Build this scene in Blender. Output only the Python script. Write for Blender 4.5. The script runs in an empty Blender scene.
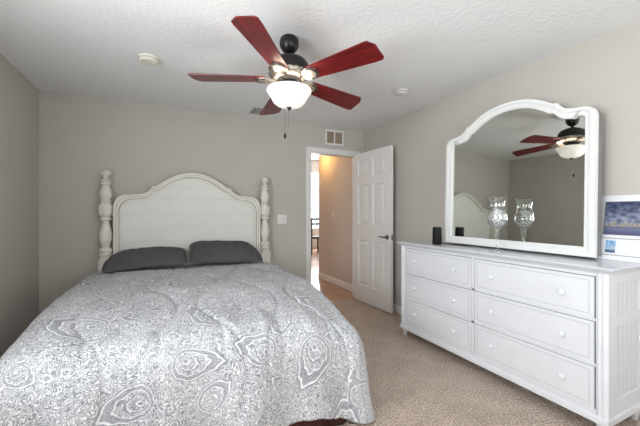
import bpy, bmesh, math, random
from mathutils import Vector, Matrix, noise
import numpy as np
random.seed(7)
PI = math.pi
scene = bpy.context.scene
COL = scene.collection

# ------------------------------------------------------------------ camera
F_PX, YAW, EYE = 323.5, 0.4488, 1.2395
cam_d = bpy.data.cameras.new('camera')
cam_d.sensor_width = 36.0
cam_d.lens = 36.0 * F_PX / 640.0
cam_d.shift_y = -1.3 / 640.0
cam_d.clip_start = 0.03
cam = bpy.data.objects.new('camera', cam_d)
cam.location = (0, 0, EYE)
cam.rotation_euler = (PI / 2, 0, -YAW)
COL.objects.link(cam)
scene.camera = cam

# ------------------------------------------------------------------ exposure, sky, daylight
scene.view_settings.view_transform = 'Standard'
scene.view_settings.look = 'None'
scene.view_settings.exposure = -0.02
scene.view_settings.gamma = 1.0
scene.view_settings.use_curve_mapping = False
world = bpy.data.worlds.new('sky')
scene.world = world
world.use_nodes = True
wb = world.node_tree.nodes['Background']
wb.inputs[0].default_value = (0.85, 0.92, 1.0, 1)
wb.inputs[1].default_value = 3.0


def area(name, loc, rot, sx, sy, power, color):
    d = bpy.data.lights.new(name, 'AREA')
    d.shape = 'RECTANGLE'
    d.size, d.size_y = sx, sy
    d.energy = power
    d.color = color
    o = bpy.data.objects.new(name, d)
    o.location, o.rotation_euler = loc, rot
    COL.objects.link(o)
    return o


# daylight by the left and far room windows, plus an added rear fill
area('daylight_left_window', (-1.24, 0.55, 1.42), (0, -PI / 2 - 0.55, 0), 1.15, 1.75, 85, (0.90, 0.95, 1.0))
area('rear_fill_light', (1.30, -1.02, 1.42), (PI / 2 + 0.55, 0, 0), 1.5, 1.15, 20, (0.92, 0.96, 1.0))  # fill light added behind the camera to brighten the room
area('daylight_far_window', (4.70, 10.15, 1.65), (-PI / 2, 0, 0), 1.5, 1.8, 200, (0.95, 0.98, 1.0))

XL, XR, YB, H, YF = -1.079, 2.595, 3.95, 2.40, -0.85


# ------------------------------------------------------------------ material helpers
def mat(name, color, rough=0.6, metal=0.0, coat=0.0, bump=0.0, bscale=60.0, var=0.0, vscale=6.0, spec=0.5, bdetail=3.0):
    m = bpy.data.materials.new(name)
    m.use_nodes = True
    nt = m.node_tree
    p = nt.nodes['Principled BSDF']
    p.inputs['Base Color'].default_value = (*color, 1)
    p.inputs['Roughness'].default_value = rough
    p.inputs['Metallic'].default_value = metal
    p.inputs['Coat Weight'].default_value = coat
    p.inputs['Specular IOR Level'].default_value = spec
    tc = nt.nodes.new('ShaderNodeTexCoord')
    if var > 0:
        n = nt.nodes.new('ShaderNodeTexNoise')
        n.inputs['Scale'].default_value = vscale
        n.inputs['Detail'].default_value = 4
        nt.links.new(tc.outputs['Object'], n.inputs['Vector'])
        r = nt.nodes.new('ShaderNodeValToRGB')
        r.color_ramp.elements[0].position = 0.3
        r.color_ramp.elements[1].position = 0.7
        r.color_ramp.elements[0].color = (*[c * (1 - var) for c in color], 1)
        r.color_ramp.elements[1].color = (*[min(1, c * (1 + var)) for c in color], 1)
        nt.links.new(n.outputs['Fac'], r.inputs['Fac'])
        nt.links.new(r.outputs['Color'], p.inputs['Base Color'])
    if bump > 0:
        n = nt.nodes.new('ShaderNodeTexNoise')
        n.inputs['Scale'].default_value = bscale
        n.inputs['Detail'].default_value = bdetail
        nt.links.new(tc.outputs['Object'], n.inputs['Vector'])
        b = nt.nodes.new('ShaderNodeBump')
        b.inputs['Strength'].default_value = bump
        b.inputs['Distance'].default_value = 0.01
        nt.links.new(n.outputs['Fac'], b.inputs['Height'])
        nt.links.new(b.outputs['Normal'], p.inputs['Normal'])
    return m


def srgb(r, g, b):
    f = lambda c: (c / 255 / 12.92) if c / 255 <= 0.04045 else ((c / 255 + 0.055) / 1.055) ** 2.4
    return (f(r), f(g), f(b))


M = {}
M['wall'] = mat('greige wall paint', srgb(195, 189, 180), 0.75, bump=0.08, bscale=140, var=0.015, vscale=3)
M['hallwall'] = mat('beige hall paint', srgb(206, 196, 188), 0.75, bump=0.08, bscale=140)
M['ceiling'] = mat('knockdown ceiling', srgb(238, 238, 237), 0.9, bump=0.55, bscale=38, bdetail=5)
M['trim'] = mat('white trim paint', srgb(232, 230, 226), 0.4, bump=0.02)
M['door'] = mat('white door paint', srgb(232, 229, 225), 0.42, bump=0.02, bscale=40)
M['dresser'] = mat('white dresser paint', srgb(232, 233, 236), 0.38, bump=0.03, bscale=30, var=0.015, vscale=9)
M['dressertop'] = mat('glossy white dresser top', srgb(214, 216, 221), 0.16, bump=0.02, bscale=30, var=0.02, vscale=7)
M['groove'] = mat('dark shade in drawer gaps', srgb(52, 52, 56), 0.8)  # dark colour standing in for shade between drawers and frame
M['glaze'] = mat('pale grey glaze line', srgb(200, 200, 204), 0.6)
M['knob'] = mat('white knob', srgb(236, 236, 238), 0.3)
M['cream'] = mat('antique white bed paint', srgb(226, 222, 210), 0.45, bump=0.05, bscale=25, var=0.03, vscale=10)
M['creamplank'] = mat('antique white headboard planks', srgb(226, 224, 216), 0.45, bump=0.05, bscale=25, var=0.02, vscale=10)
M['pillow'] = mat('charcoal pillow cloth', srgb(82, 79, 82), 0.9, bump=0.15, bscale=300, var=0.08, vscale=14)
M['skirt'] = mat('dark red bed skirt', srgb(74, 36, 34), 0.85, bump=0.1, bscale=200, var=0.15, vscale=20)
M['mattress'] = mat('mattress ticking', (0.7, 0.7, 0.7), 0.9)
M['black'] = mat('black plastic', (0.008, 0.008, 0.009), 0.55, spec=0.25)
M['blackwood'] = mat('black painted wood', (0.012, 0.011, 0.011), 0.4)
M['bronze'] = mat('dark bronze metal', (0.012, 0.009, 0.008), 0.42, metal=0.3, coat=0.1)
M['pewter'] = mat('antique pewter', (0.42, 0.37, 0.33), 0.35, metal=0.9, var=0.25, vscale=40)
M['nickel'] = mat('satin nickel', (0.22, 0.18, 0.15), 0.35, metal=1.0)
M['chain'] = mat('chain metal', (0.25, 0.23, 0.21), 0.4, metal=0.8)
M['plate'] = mat('white switch plastic', srgb(238, 236, 230), 0.35)
M['detector'] = mat('aged white plastic', srgb(226, 222, 208), 0.45)
M['detector2'] = mat('white detector plastic', srgb(222, 220, 216), 0.45)
M['slot'] = mat('dark slot', srgb(90, 86, 82), 0.7)
M['ventdark'] = mat('brown vent grille', srgb(168, 150, 134), 0.8)  # brown shared by the louvres and the sheet behind them
M['ventgrey'] = mat('grey vent louvre', srgb(150, 148, 144), 0.7)
M['mirrorframe'] = mat('white mirror frame paint', srgb(236, 236, 233), 0.35)
M['hbline'] = mat('grey groove shade', srgb(172, 168, 156), 0.6)  # grey that paints shade into moulding and panel grooves
M['joint'] = mat('faint joint glaze', srgb(204, 201, 192), 0.6)
M['backing'] = mat('grey mirror backing board', srgb(140, 137, 134), 0.7)
M['table'] = mat('white table top', srgb(235, 232, 226), 0.3)
M['mirror'] = mat('mirror silver', (0.74, 0.76, 0.71), 0.0, metal=1.0)
M['paper'] = mat('white mat board', srgb(236, 236, 238), 0.6)


def node_mat(name):
    m = bpy.data.materials.new(name)
    m.use_nodes = True
    nt = m.node_tree
    return m, nt, nt.nodes['Principled BSDF'], nt.nodes.new, nt.links.new


def ramp(nt, stops, interp='LINEAR'):
    r = nt.nodes.new('ShaderNodeValToRGB')
    r.color_ramp.interpolation = interp
    els = r.color_ramp.elements
    while len(els) < len(stops):
        els.new(0.5)
    for e, (pos, c) in zip(els, stops):
        e.position = pos
        e.color = (*c, 1) if len(c) == 3 else c
    return r


# carpet
m, nt, p, N, L = node_mat('beige cut pile carpet')
tc = N('ShaderNodeTexCoord')
n1 = N('ShaderNodeTexNoise'); n1.inputs['Scale'].default_value = 95; n1.inputs['Detail'].default_value = 3
n2 = N('ShaderNodeTexNoise'); n2.inputs['Scale'].default_value = 5; n2.inputs['Detail'].default_value = 5
n3 = N('ShaderNodeTexVoronoi'); n3.inputs['Scale'].default_value = 75
for n in (n1, n2, n3): L(tc.outputs['Object'], n.inputs['Vector'])
r1 = ramp(nt, [(0.34, srgb(170, 150, 134)), (0.66, srgb(240, 224, 208))])
L(n1.outputs['Fac'], r1.inputs['Fac'])
r2 = ramp(nt, [(0.3, (0.80, 0.79, 0.78)), (0.7, (1.0, 1.0, 1.0))])
L(n2.outputs['Fac'], r2.inputs['Fac'])
mx = N('ShaderNodeMix'); mx.data_type = 'RGBA'; mx.blend_type = 'MULTIPLY'; mx.inputs[0].default_value = 1
L(r1.outputs[0], mx.inputs[6]); L(r2.outputs[0], mx.inputs[7]); L(mx.outputs[2], p.inputs['Base Color'])
b = N('ShaderNodeBump'); b.inputs['Strength'].default_value = 0.9; b.inputs['Distance'].default_value = 0.015
L(n3.outputs['Distance'], b.inputs['Height']); L(b.outputs['Normal'], p.inputs['Normal'])
p.inputs['Roughness'].default_value = 1.0; p.inputs['Specular IOR Level'].default_value = 0.1
M['carpet'] = m

# tile (laid diagonally)
m, nt, p, N, L = node_mat('terracotta beige floor tile')
tc = N('ShaderNodeTexCoord')
mp = N('ShaderNodeMapping'); mp.inputs['Rotation'].default_value = (0, 0, math.radians(45))
L(tc.outputs['Object'], mp.inputs['Vector'])
br = N('ShaderNodeTexBrick'); br.offset = 0.0; br.squash = 1.0
br.inputs['Scale'].default_value = 1.0
br.inputs['Brick Width'].default_value = 0.42; br.inputs['Row Height'].default_value = 0.42
br.inputs['Mortar Size'].default_value = 0.006
br.inputs['Color1'].default_value = (*srgb(196, 160, 134), 1); br.inputs['Color2'].default_value = (*srgb(182, 146, 120), 1)
br.inputs['Mortar'].default_value = (*srgb(140, 122, 108), 1)
L(mp.outputs[0], br.inputs['Vector'])
n2 = N('ShaderNodeTexNoise'); n2.inputs['Scale'].default_value = 7; n2.inputs['Detail'].default_value = 5
L(tc.outputs['Object'], n2.inputs['Vector'])
r2 = ramp(nt, [(0.3, (0.8, 0.8, 0.8)), (0.7, (1.1, 1.08, 1.05))]); L(n2.outputs['Fac'], r2.inputs['Fac'])
mx = N('ShaderNodeMix'); mx.data_type = 'RGBA'; mx.blend_type = 'MULTIPLY'; mx.inputs[0].default_value = 1
L(br.outputs['Color'], mx.inputs[6]); L(r2.outputs[0], mx.inputs[7]); L(mx.outputs[2], p.inputs['Base Color'])
p.inputs['Roughness'].default_value = 0.22
M['tile'] = m

# cherry blade wood, grain along local x
m, nt, p, N, L = node_mat('cherry red blade wood')
tc = N('ShaderNodeTexCoord')
mp = N('ShaderNodeMapping'); mp.inputs['Scale'].default_value = (2.5, 60, 60)
L(tc.outputs['Object'], mp.inputs['Vector'])
n1 = N('ShaderNodeTexNoise'); n1.inputs['Scale'].default_value = 1.6; n1.inputs['Detail'].default_value = 4
L(mp.outputs[0], n1.inputs['Vector'])
r1 = ramp(nt, [(0.3, srgb(58, 8, 11)), (0.5, srgb(104, 15, 18)), (0.72, srgb(130, 28, 27))])
L(n1.outputs['Fac'], r1.inputs['Fac']); L(r1.outputs[0], p.inputs['Base Color'])
p.inputs['Roughness'].default_value = 0.3; p.inputs['Coat Weight'].default_value = 0.10; p.inputs['Coat Roughness'].default_value = 0.15
M['cherry'] = m

# frosted lamp bowl, lit from inside: gives off light itself
m, nt, p, N, L = node_mat('lit frosted glass')
p.inputs['Base Color'].default_value = (0.95, 0.93, 0.88, 1)
p.inputs['Roughness'].default_value = 0.35
tc = N('ShaderNodeTexCoord')
n1 = N('ShaderNodeTexNoise'); n1.inputs['Scale'].default_value = 9; n1.inputs['Detail'].default_value = 3
L(tc.outputs['Object'], n1.inputs['Vector'])
r1 = ramp(nt, [(0.35, (0.62, 0.58, 0.49)), (0.6, (1.0, 0.97, 0.90))]); L(n1.outputs['Fac'], r1.inputs['Fac'])
L(r1.outputs[0], p.inputs['Emission Color'])
p.inputs['Emission Strength'].default_value = 0.55
M['bowl'] = m
m, nt, p, N, L = node_mat('lit hall lamp glass')
p.inputs['Emission Color'].default_value = (1.0, 0.72, 0.38, 1)
p.inputs['Emission Strength'].default_value = 3.0
M['hallglass'] = m

# clear glass (keeps light passing)
m, nt, p, N, L = node_mat('clear glass')
nt.nodes.remove(p)
lw = N('ShaderNodeLayerWeight'); lw.inputs['Blend'].default_value = 0.35
rg = ramp(nt, [(0.0, (.10, .10, .10)), (0.5, (.28, .28, .28)), (1.0, (.95, .95, .95))]); L(lw.outputs['Facing'], rg.inputs['Fac'])
tr = N('ShaderNodeBsdfTransparent'); tr.inputs[0].default_value = (0.97, 0.98, 0.98, 1)
gl = N('ShaderNodeBsdfGlossy'); gl.inputs['Roughness'].default_value = 0.04
ms = N('ShaderNodeMixShader'); L(rg.outputs[0], ms.inputs[0]); L(tr.outputs[0], ms.inputs[1]); L(gl.outputs[0], ms.inputs[2])
L(ms.outputs[0], nt.nodes['Material Output'].inputs['Surface'])
M['glass'] = m

# carved white ball
m, nt, p, N, L = node_mat('white lattice ball')
tc = N('ShaderNodeTexCoord')
v = N('ShaderNodeTexVoronoi'); v.feature = 'DISTANCE_TO_EDGE'; v.inputs['Scale'].default_value = 42
L(tc.outputs['Object'], v.inputs['Vector'])
r1 = ramp(nt, [(0.03, srgb(150, 150, 152)), (0.14, srgb(252, 252, 252))]); L(v.outputs['Distance'], r1.inputs['Fac'])
L(r1.outputs[0], p.inputs['Base Color'])
b = N('ShaderNodeBump'); b.inputs['Strength'].default_value = 0.8; b.inputs['Distance'].default_value = 0.01
L(v.outputs['Distance'], b.inputs['Height']); L(b.outputs['Normal'], p.inputs['Normal'])
M['lattice'] = m

# night skyline print (generated coordinates: X along the width, Z up)
def skyline(name, night):
    m, nt, p, N, L = node_mat(name)
    uv = N('ShaderNodeUVMap')
    sep = N('ShaderNodeSeparateXYZ'); L(uv.outputs[0], sep.inputs[0])
    n1 = N('ShaderNodeTexNoise'); n1.inputs['Scale'].default_value = 9 if night else 4; n1.inputs['Detail'].default_value = 6
    L(uv.outputs[0], n1.inputs['Vector'])
    if night:
        sky = ramp(nt, [(0.28, srgb(52, 58, 84)), (0.5, srgb(92, 98, 124)), (0.75, srgb(150, 156, 176))])
        grd = [(0.0, srgb(74, 80, 112)), (0.20, srgb(110, 114, 144)), (0.25, srgb(70, 68, 80))]
    else:
        sky = ramp(nt, [(0.3, srgb(80, 130, 190)), (0.7, srgb(170, 205, 235))])
        grd = [(0.0, srgb(60, 84, 110)), (0.2, srgb(90, 120, 150)), (0.25, srgb(70, 84, 100))]
    up = N('ShaderNodeMath'); up.operation = 'MULTIPLY_ADD'; up.inputs[1].default_value = -0.55 if night else 0.0; up.inputs[2].default_value = 0.36 if night else 0.0
    L(sep.outputs[1], up.inputs[0])
    ad = N('ShaderNodeMath'); ad.operation = 'ADD'; ad.use_clamp = True; L(n1.outputs['Fac'], ad.inputs[0]); L(up.outputs[0], ad.inputs[1])
    L(ad.outputs[0], sky.inputs['Fac'])
    # building tops: stepped random heights along x
    mul = N('ShaderNodeMath'); mul.operation = 'MULTIPLY'; mul.inputs[1].default_value = 17 if night else 11
    L(sep.outputs[0], mul.inputs[0])
    fl = N('ShaderNodeMath'); fl.operation = 'FLOOR'; L(mul.outputs[0], fl.inputs[0])
    wn = N('ShaderNodeTexWhiteNoise'); wn.noise_dimensions = '1D'; L(fl.outputs[0], wn.inputs['W'])
    hh = N('ShaderNodeMath'); hh.operation = 'MULTIPLY_ADD'
    hh.inputs[1].default_value = 0.14 if night else 0.45; hh.inputs[2].default_value = 0.27
    L(wn.outputs['Value'], hh.inputs[0])
    below = N('ShaderNodeMath'); below.operation = 'LESS_THAN'; L(sep.outputs[1], below.inputs[0]); L(hh.outputs[0], below.inputs[1])
    water = ramp(nt, grd); L(sep.outputs[1], water.inputs['Fac'])
    nb = N('ShaderNodeTexNoise'); nb.inputs['Scale'].default_value = 60; L(uv.outputs[0], nb.inputs['Vector'])
    bl = ramp(nt, [(0.42, srgb(66, 66, 78)), (0.62, srgb(206, 196, 180))] if night else [(0.4, srgb(120, 140, 160)), (0.6, srgb(215, 225, 232))])
    L(nb.outputs['Fac'], bl.inputs['Fac'])
    inw = N('ShaderNodeMath'); inw.operation = 'GREATER_THAN'; inw.inputs[1].default_value = 0.24; L(sep.outputs[1], inw.inputs[0])
    mA = N('ShaderNodeMix'); mA.data_type = 'RGBA'; L(inw.outputs[0], mA.inputs[0]); L(water.outputs[0], mA.inputs[6]); L(bl.outputs[0], mA.inputs[7])
    mB = N('ShaderNodeMix'); mB.data_type = 'RGBA'; L(below.outputs[0], mB.inputs[0]); L(sky.outputs[0], mB.inputs[6]); L(mA.outputs[2], mB.inputs[7])
    L(mB.outputs[2], p.inputs['Base Color']); p.inputs['Roughness'].default_value = 0.25
    return m
M['night'] = skyline('night skyline print', True)
M['day'] = skyline('day skyline print', False)

# comforter: grey paisley print on white, laid out in cloth coordinates
m, nt, p, N, L = node_mat('grey paisley print on white cotton')
ac = N('ShaderNodeAttribute'); ac.attribute_name = 'cloth'
at = N('ShaderNodeAttribute'); at.attribute_name = 'paisley'
nA = N('ShaderNodeTexNoise'); nA.inputs['Scale'].default_value = 27; nA.inputs['Detail'].default_value = 2.2; nA.inputs['Distortion'].default_value = 1.1
L(ac.outputs['Vector'], nA.inputs['Vector'])
scroll = ramp(nt, [(0.27, (0, 0, 0)), (0.30, (.9, .9, .9)), (0.345, (.9, .9, .9)), (0.36, (0, 0, 0)), (0.395, (0, 0, 0)), (0.41, (1, 1, 1)), (0.455, (1, 1, 1)), (0.47, (0.05, 0.05, 0.05)), (0.50, (0.05, 0.05, 0.05)), (0.515, (1, 1, 1)), (0.56, (1, 1, 1)), (0.575, (0, 0, 0)), (0.605, (0, 0, 0)), (0.62, (1, 1, 1)), (0.67, (1, 1, 1)), (0.69, (0, 0, 0))])
L(nA.outputs['Fac'], scroll.inputs['Fac'])
nB = N('ShaderNodeTexVoronoi'); nB.inputs['Scale'].default_value = 46; L(ac.outputs['Vector'], nB.inputs['Vector'])
dots = ramp(nt, [(0.22, (1, 1, 1)), (0.40, (0, 0, 0))]); L(nB.outputs['Distance'], dots.inputs['Fac'])
# density of print: 0 = bare white, 0.5 = scrollwork, 1 = solid grey. In a paisley it runs from the heart (0) to the outline (1)
half = N('ShaderNodeMath'); half.operation = 'MULTIPLY'; half.inputs[1].default_value = 0.9
L(at.outputs['Fac'], half.inputs[0])
ring = ramp(nt, [(0.0, (.9, .9, .9)), (0.10, (.9, .9, .9)), (0.115, (.2, .2, .2)), (0.14, (.2, .2, .2)), (0.155, (.7, .7, .7)), (0.30, (.6, .6, .6)), (0.315, (.35, .35, .35)), (0.345, (.35, .35, .35)), (0.36, (.95, .95, .95)), (0.39, (.95, .95, .95)), (0.41, (.55, .55, .55)),
                 (0.56, (.5, .5, .5)), (0.575, (.28, .28, .28)), (0.60, (.28, .28, .28)), (0.615, (.9, .9, .9)), (0.78, (.72, .72, .72)), (0.795, (.12, .12, .12)), (0.83, (.12, .12, .12)), (0.845, (.9, .9, .9)), (0.88, (.9, .9, .9)), (0.90, (.5, .5, .5))])
L(half.outputs[0], ring.inputs['Fac'])
# smaller round flowers between the paisleys
nF = N('ShaderNodeTexVoronoi'); nF.inputs['Scale'].default_value = 10.5; nF.inputs['Randomness'].default_value = 0.8; L(ac.outputs['Vector'], nF.inputs['Vector'])
flow = ramp(nt, [(0.0, (.8, .8, .8)), (0.06, (.8, .8, .8)), (0.08, (.35, .35, .35)), (0.13, (.4, .4, .4)), (0.16, (.68, .68, .68)), (0.27, (.58, .58, .58)), (0.30, (.36, .36, .36)), (0.34, (.5, .5, .5))])
L(nF.outputs['Distance'], flow.inputs['Fac'])
inside = N('ShaderNodeMath'); inside.operation = 'LESS_THAN'; inside.inputs[1].default_value = 0.93; L(half.outputs[0], inside.inputs[0])
dn = N('ShaderNodeMix'); dn.data_type = 'FLOAT'; L(inside.outputs[0], dn.inputs[0]); L(flow.outputs[0], dn.inputs[2]); L(ring.outputs[0], dn.inputs[3])
mxd = N('ShaderNodeMath'); mxd.operation = 'MAXIMUM'
hd = N('ShaderNodeMath'); hd.operation = 'MULTIPLY'; hd.inputs[1].default_value = 0.4; L(dots.outputs[0], hd.inputs[0])
L(scroll.outputs[0], mxd.inputs[0]); L(hd.outputs[0], mxd.inputs[1])
k2 = N('ShaderNodeMath'); k2.operation = 'MULTIPLY_ADD'; k2.inputs[1].default_value = 2; k2.inputs[2].default_value = -1; L(dn.outputs[0], k2.inputs[0])
kab = N('ShaderNodeMath'); kab.operation = 'ABSOLUTE'; L(k2.outputs[0], kab.inputs[0])
kin = N('ShaderNodeMath'); kin.operation = 'SUBTRACT'; kin.inputs[0].default_value = 1; L(kab.outputs[0], kin.inputs[1])
mk = N('ShaderNodeMath'); mk.operation = 'MULTIPLY_ADD'; mk.use_clamp = True
L(mxd.outputs[0], mk.inputs[0]); L(kin.outputs[0], mk.inputs[1]); L(k2.outputs[0], mk.inputs[2])
nC = N('ShaderNodeTexNoise'); nC.inputs['Scale'].default_value = 4; L(ac.outputs['Vector'], nC.inputs['Vector'])
g = ramp(nt, [(0.35, srgb(134, 135, 142)), (0.65, srgb(158, 158, 163))]); L(nC.outputs['Fac'], g.inputs['Fac'])
mc = N('ShaderNodeMix'); mc.data_type = 'RGBA'; L(mk.outputs[0], mc.inputs[0]); mc.inputs[6].default_value = (*srgb(230, 229, 228), 1)
L(g.outputs[0], mc.inputs[7]); L(mc.outputs[2], p.inputs['Base Color'])
p.inputs['Roughness'].default_value = 0.85; p.inputs['Specular IOR Level'].default_value = 0.2
nD = N('ShaderNodeTexNoise'); nD.inputs['Scale'].default_value = 400; L(ac.outputs['Vector'], nD.inputs['Vector'])
b = N('ShaderNodeBump'); b.inputs['Strength'].default_value = 0.15; b.inputs['Distance'].default_value = 0.003
L(nD.outputs['Fac'], b.inputs['Height']); L(b.outputs['Normal'], p.inputs['Normal'])
M['comforter'] = m


# ------------------------------------------------------------------ mesh helpers
def bx(bm, x0, x1, y0, y1, z0, z1, bevel=0.0, seg=2):
    xs, ys, zs = sorted((x0, x1)), sorted((y0, y1)), sorted((z0, z1))
    v = [bm.verts.new((x, y, z)) for x in xs for y in ys for z in zs]
    f = [bm.faces.new([v[i] for i in q]) for q in ((0, 1, 3, 2), (4, 6, 7, 5), (0, 4, 5, 1), (2, 3, 7, 6), (0, 2, 6, 4), (1, 5, 7, 3))]
    if bevel > 0:
        es = list({e for q in f for e in q.edges})
        bmesh.ops.bevel(bm, geom=es, offset=bevel, segments=seg, affect='EDGES', profile=0.5)
    return v


def lathe(bm, prof, n=32, c=(0, 0), cap=True, lobes=0, lamp=0.0):
    rings = []
    for r, z in prof:
        ring = []
        for k in range(n):
            a = 2 * PI * k / n
            rr = max(r, 1e-4) * (1 + lamp * math.cos(lobes * a)) if lobes else max(r, 1e-4)
            ring.append(bm.verts.new((c[0] + rr * math.cos(a), c[1] + rr * math.sin(a), z)))
        rings.append(ring)
    for A, B in zip(rings, rings[1:]):
        for k in range(n):
            bm.faces.new((A[k], A[(k + 1) % n], B[(k + 1) % n], B[k]))
    if cap:
        bm.faces.new(list(reversed(rings[0])))
        bm.faces.new(rings[-1])
    return rings


def tube(bm, pts, r, n=10, cap=True):
    pts = [Vector(q) for q in pts]
    rings = []
    up = Vector((0, 0, 1))
    for i, q in enumerate(pts):
        d = (pts[min(i + 1, len(pts) - 1)] - pts[max(i - 1, 0)]).normalized()
        u = d.cross(up)
        if u.length < 1e-3:
            u = d.cross(Vector((1, 0, 0)))
        u.normalize()
        w = d.cross(u).normalized()
        rr = r[i] if isinstance(r, (list, tuple)) else r
        rings.append([bm.verts.new(q + (u * math.cos(2 * PI * k / n) + w * math.sin(2 * PI * k / n)) * rr) for k in range(n)])
    for A, B in zip(rings, rings[1:]):
        for k in range(n):
            bm.faces.new((A[k], A[(k + 1) % n], B[(k + 1) % n], B[k]))
    if cap:
        bm.faces.new(list(reversed(rings[0])))
        bm.faces.new(rings[-1])


def prism(bm, outline, axis, a, b, hole=None):
    """outline: list of 2D points; extruded from a to b along axis ('x': pts are (y,z); 'y': (x,z); 'z': (x,y))."""
    def P(q, t):
        return {'x': (t, q[0], q[1]), 'y': (q[0], t, q[1]), 'z': (q[0], q[1], t)}[axis]
    A = [bm.verts.new(P(q, a)) for q in outline]
    B = [bm.verts.new(P(q, b)) for q in outline]
    n = len(outline)
    for k in range(n):
        bm.faces.new((A[k], A[(k + 1) % n], B[(k + 1) % n], B[k]))
    if hole is None:
        bm.faces.new(list(reversed(A)))
        bm.faces.new(B)
    else:
        A2 = [bm.verts.new(P(q, a)) for q in hole]
        B2 = [bm.verts.new(P(q, b)) for q in hole]
        for k in range(n):
            bm.faces.new((A2[k], B2[k], B2[(k + 1) % n], A2[(k + 1) % n]))
            bm.faces.new((A[k], A2[k], A2[(k + 1) % n], A[(k + 1) % n]))
            bm.faces.new((B[k], B[(k + 1) % n], B2[(k + 1) % n], B2[k]))


def obj(name, bm, m, parent=None, smooth=False, loc=(0, 0, 0), rot=(0, 0, 0), angle=40):
    bmesh.ops.recalc_face_normals(bm, faces=bm.faces)
    me = bpy.data.meshes.new(name)
    bm.to_mesh(me)
    bm.free()
    me.materials.append(m if not isinstance(m, str) else M[m])
    if smooth:
        me.polygons.foreach_set('use_smooth', [True] * len(me.polygons))
        try:
            me.set_sharp_from_angle(angle=math.radians(angle))
        except Exception:
            pass
    o = bpy.data.objects.new(name, me)
    o.location, o.rotation_euler = loc, rot
    COL.objects.link(o)
    if parent:
        o.parent = parent
    return o


def B():
    return bmesh.new()


def box(name, x0, x1, y0, y1, z0, z1, m, parent=None, bevel=0.0, seg=2):
    bm = B()
    bx(bm, x0, x1, y0, y1, z0, z1, bevel, seg)
    return obj(name, bm, m, parent, smooth=bevel > 0)


def thing(name, label, cat, loc=(0, 0, 0), rot=(0, 0, 0), group=None):
    o = bpy.data.objects.new(name, None)
    o.empty_display_size = 0.1
    COL.objects.link(o)
    o.location, o.rotation_euler = loc, rot
    return tag(o, label, cat, group)


def tag(o, label, cat, group=None):
    o['label'], o['category'] = label, cat
    if group:
        o['group'] = group
    return o


def struct(o):
    o['kind'] = 'structure'
    return o


def catmull(pts, n=8):
    out = []
    P = [pts[0]] + list(pts) + [pts[-1]]
    for i in range(1, len(P) - 2):
        p0, p1, p2, p3 = [np.array(P[j], float) for j in (i - 1, i, i + 1, i + 2)]
        for k in range(n):
            t = k / n
            out.append(tuple(0.5 * ((2 * p1) + (-p0 + p2) * t + (2 * p0 - 5 * p1 + 4 * p2 - p3) * t * t + (-p0 + 3 * p1 - 3 * p2 + p3) * t ** 3)))
    out.append(tuple(map(float, pts[-1])))
    return out


# ------------------------------------------------------------------ the room shell
DX0, DX1, DH = 1.752, 2.500, 2.045      # door opening
T = 0.12
bm = B(); bx(bm, XL - T, XR + T, YF - T, YB + 0.045, -0.10, 0.0)
struct(obj('floor', bm, 'carpet'))
bm = B(); bx(bm, 0.85, 6.6, YB + 0.045, 10.2, -0.10, -0.004)
struct(obj('floor_hall', bm, 'tile'))
bm = B(); bx(bm, XL - T, XR + T, YF - T, YB + T, H, H + 0.1)
struct(obj('ceiling', bm, 'ceiling'))


def wall_with_holes(name, axis, t0, t1, a0, a1, z0, z1, holes, m):
    """a slab between t0,t1 on axis; spans a0..a1 horizontally, with rectangular holes (a,b,zlo,zhi)."""
    bm = B()
    cuts = sorted({a0, a1, *[h[0] for h in holes], *[h[1] for h in holes]})
    for p0, p1 in zip(cuts, cuts[1:]):
        hs = [h for h in holes if h[0] <= p0 + 1e-6 and h[1] >= p1 - 1e-6]
        segs = [(z0, z1)] if not hs else [(z0, hs[0][2]), (hs[0][3], z1)]
        for s0, s1 in segs:
            if s1 - s0 > 1e-4:
                if axis == 'x': bx(bm, t0, t1, p0, p1, s0, s1)
                else: bx(bm, p0, p1, t0, t1, s0, s1)
    bmesh.ops.remove_doubles(bm, verts=bm.verts, dist=1e-5)
    return struct(obj(name, bm, m))


wall_with_holes('wall_back', 'y', YB, YB + T, XL - T, XR + T, 0, H, [(DX0, DX1, -0.0, DH)], 'wall')
wall_with_holes('wall_right', 'x', XR, XR + T, YF - T, YB, 0, H, [], 'wall')
LW = (-0.30, 1.40, 0.85, 2.00)
wall_with_holes('wall_left', 'x', XL - T, XL, YF - T, YB, 0, H, [LW], 'wall')
RW = (0.55, 2.05, 0.85, 2.00)
wall_with_holes('wall_front', 'y', YF - T, YF, XL, XR, 0, H, [RW], 'wall')


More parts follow.
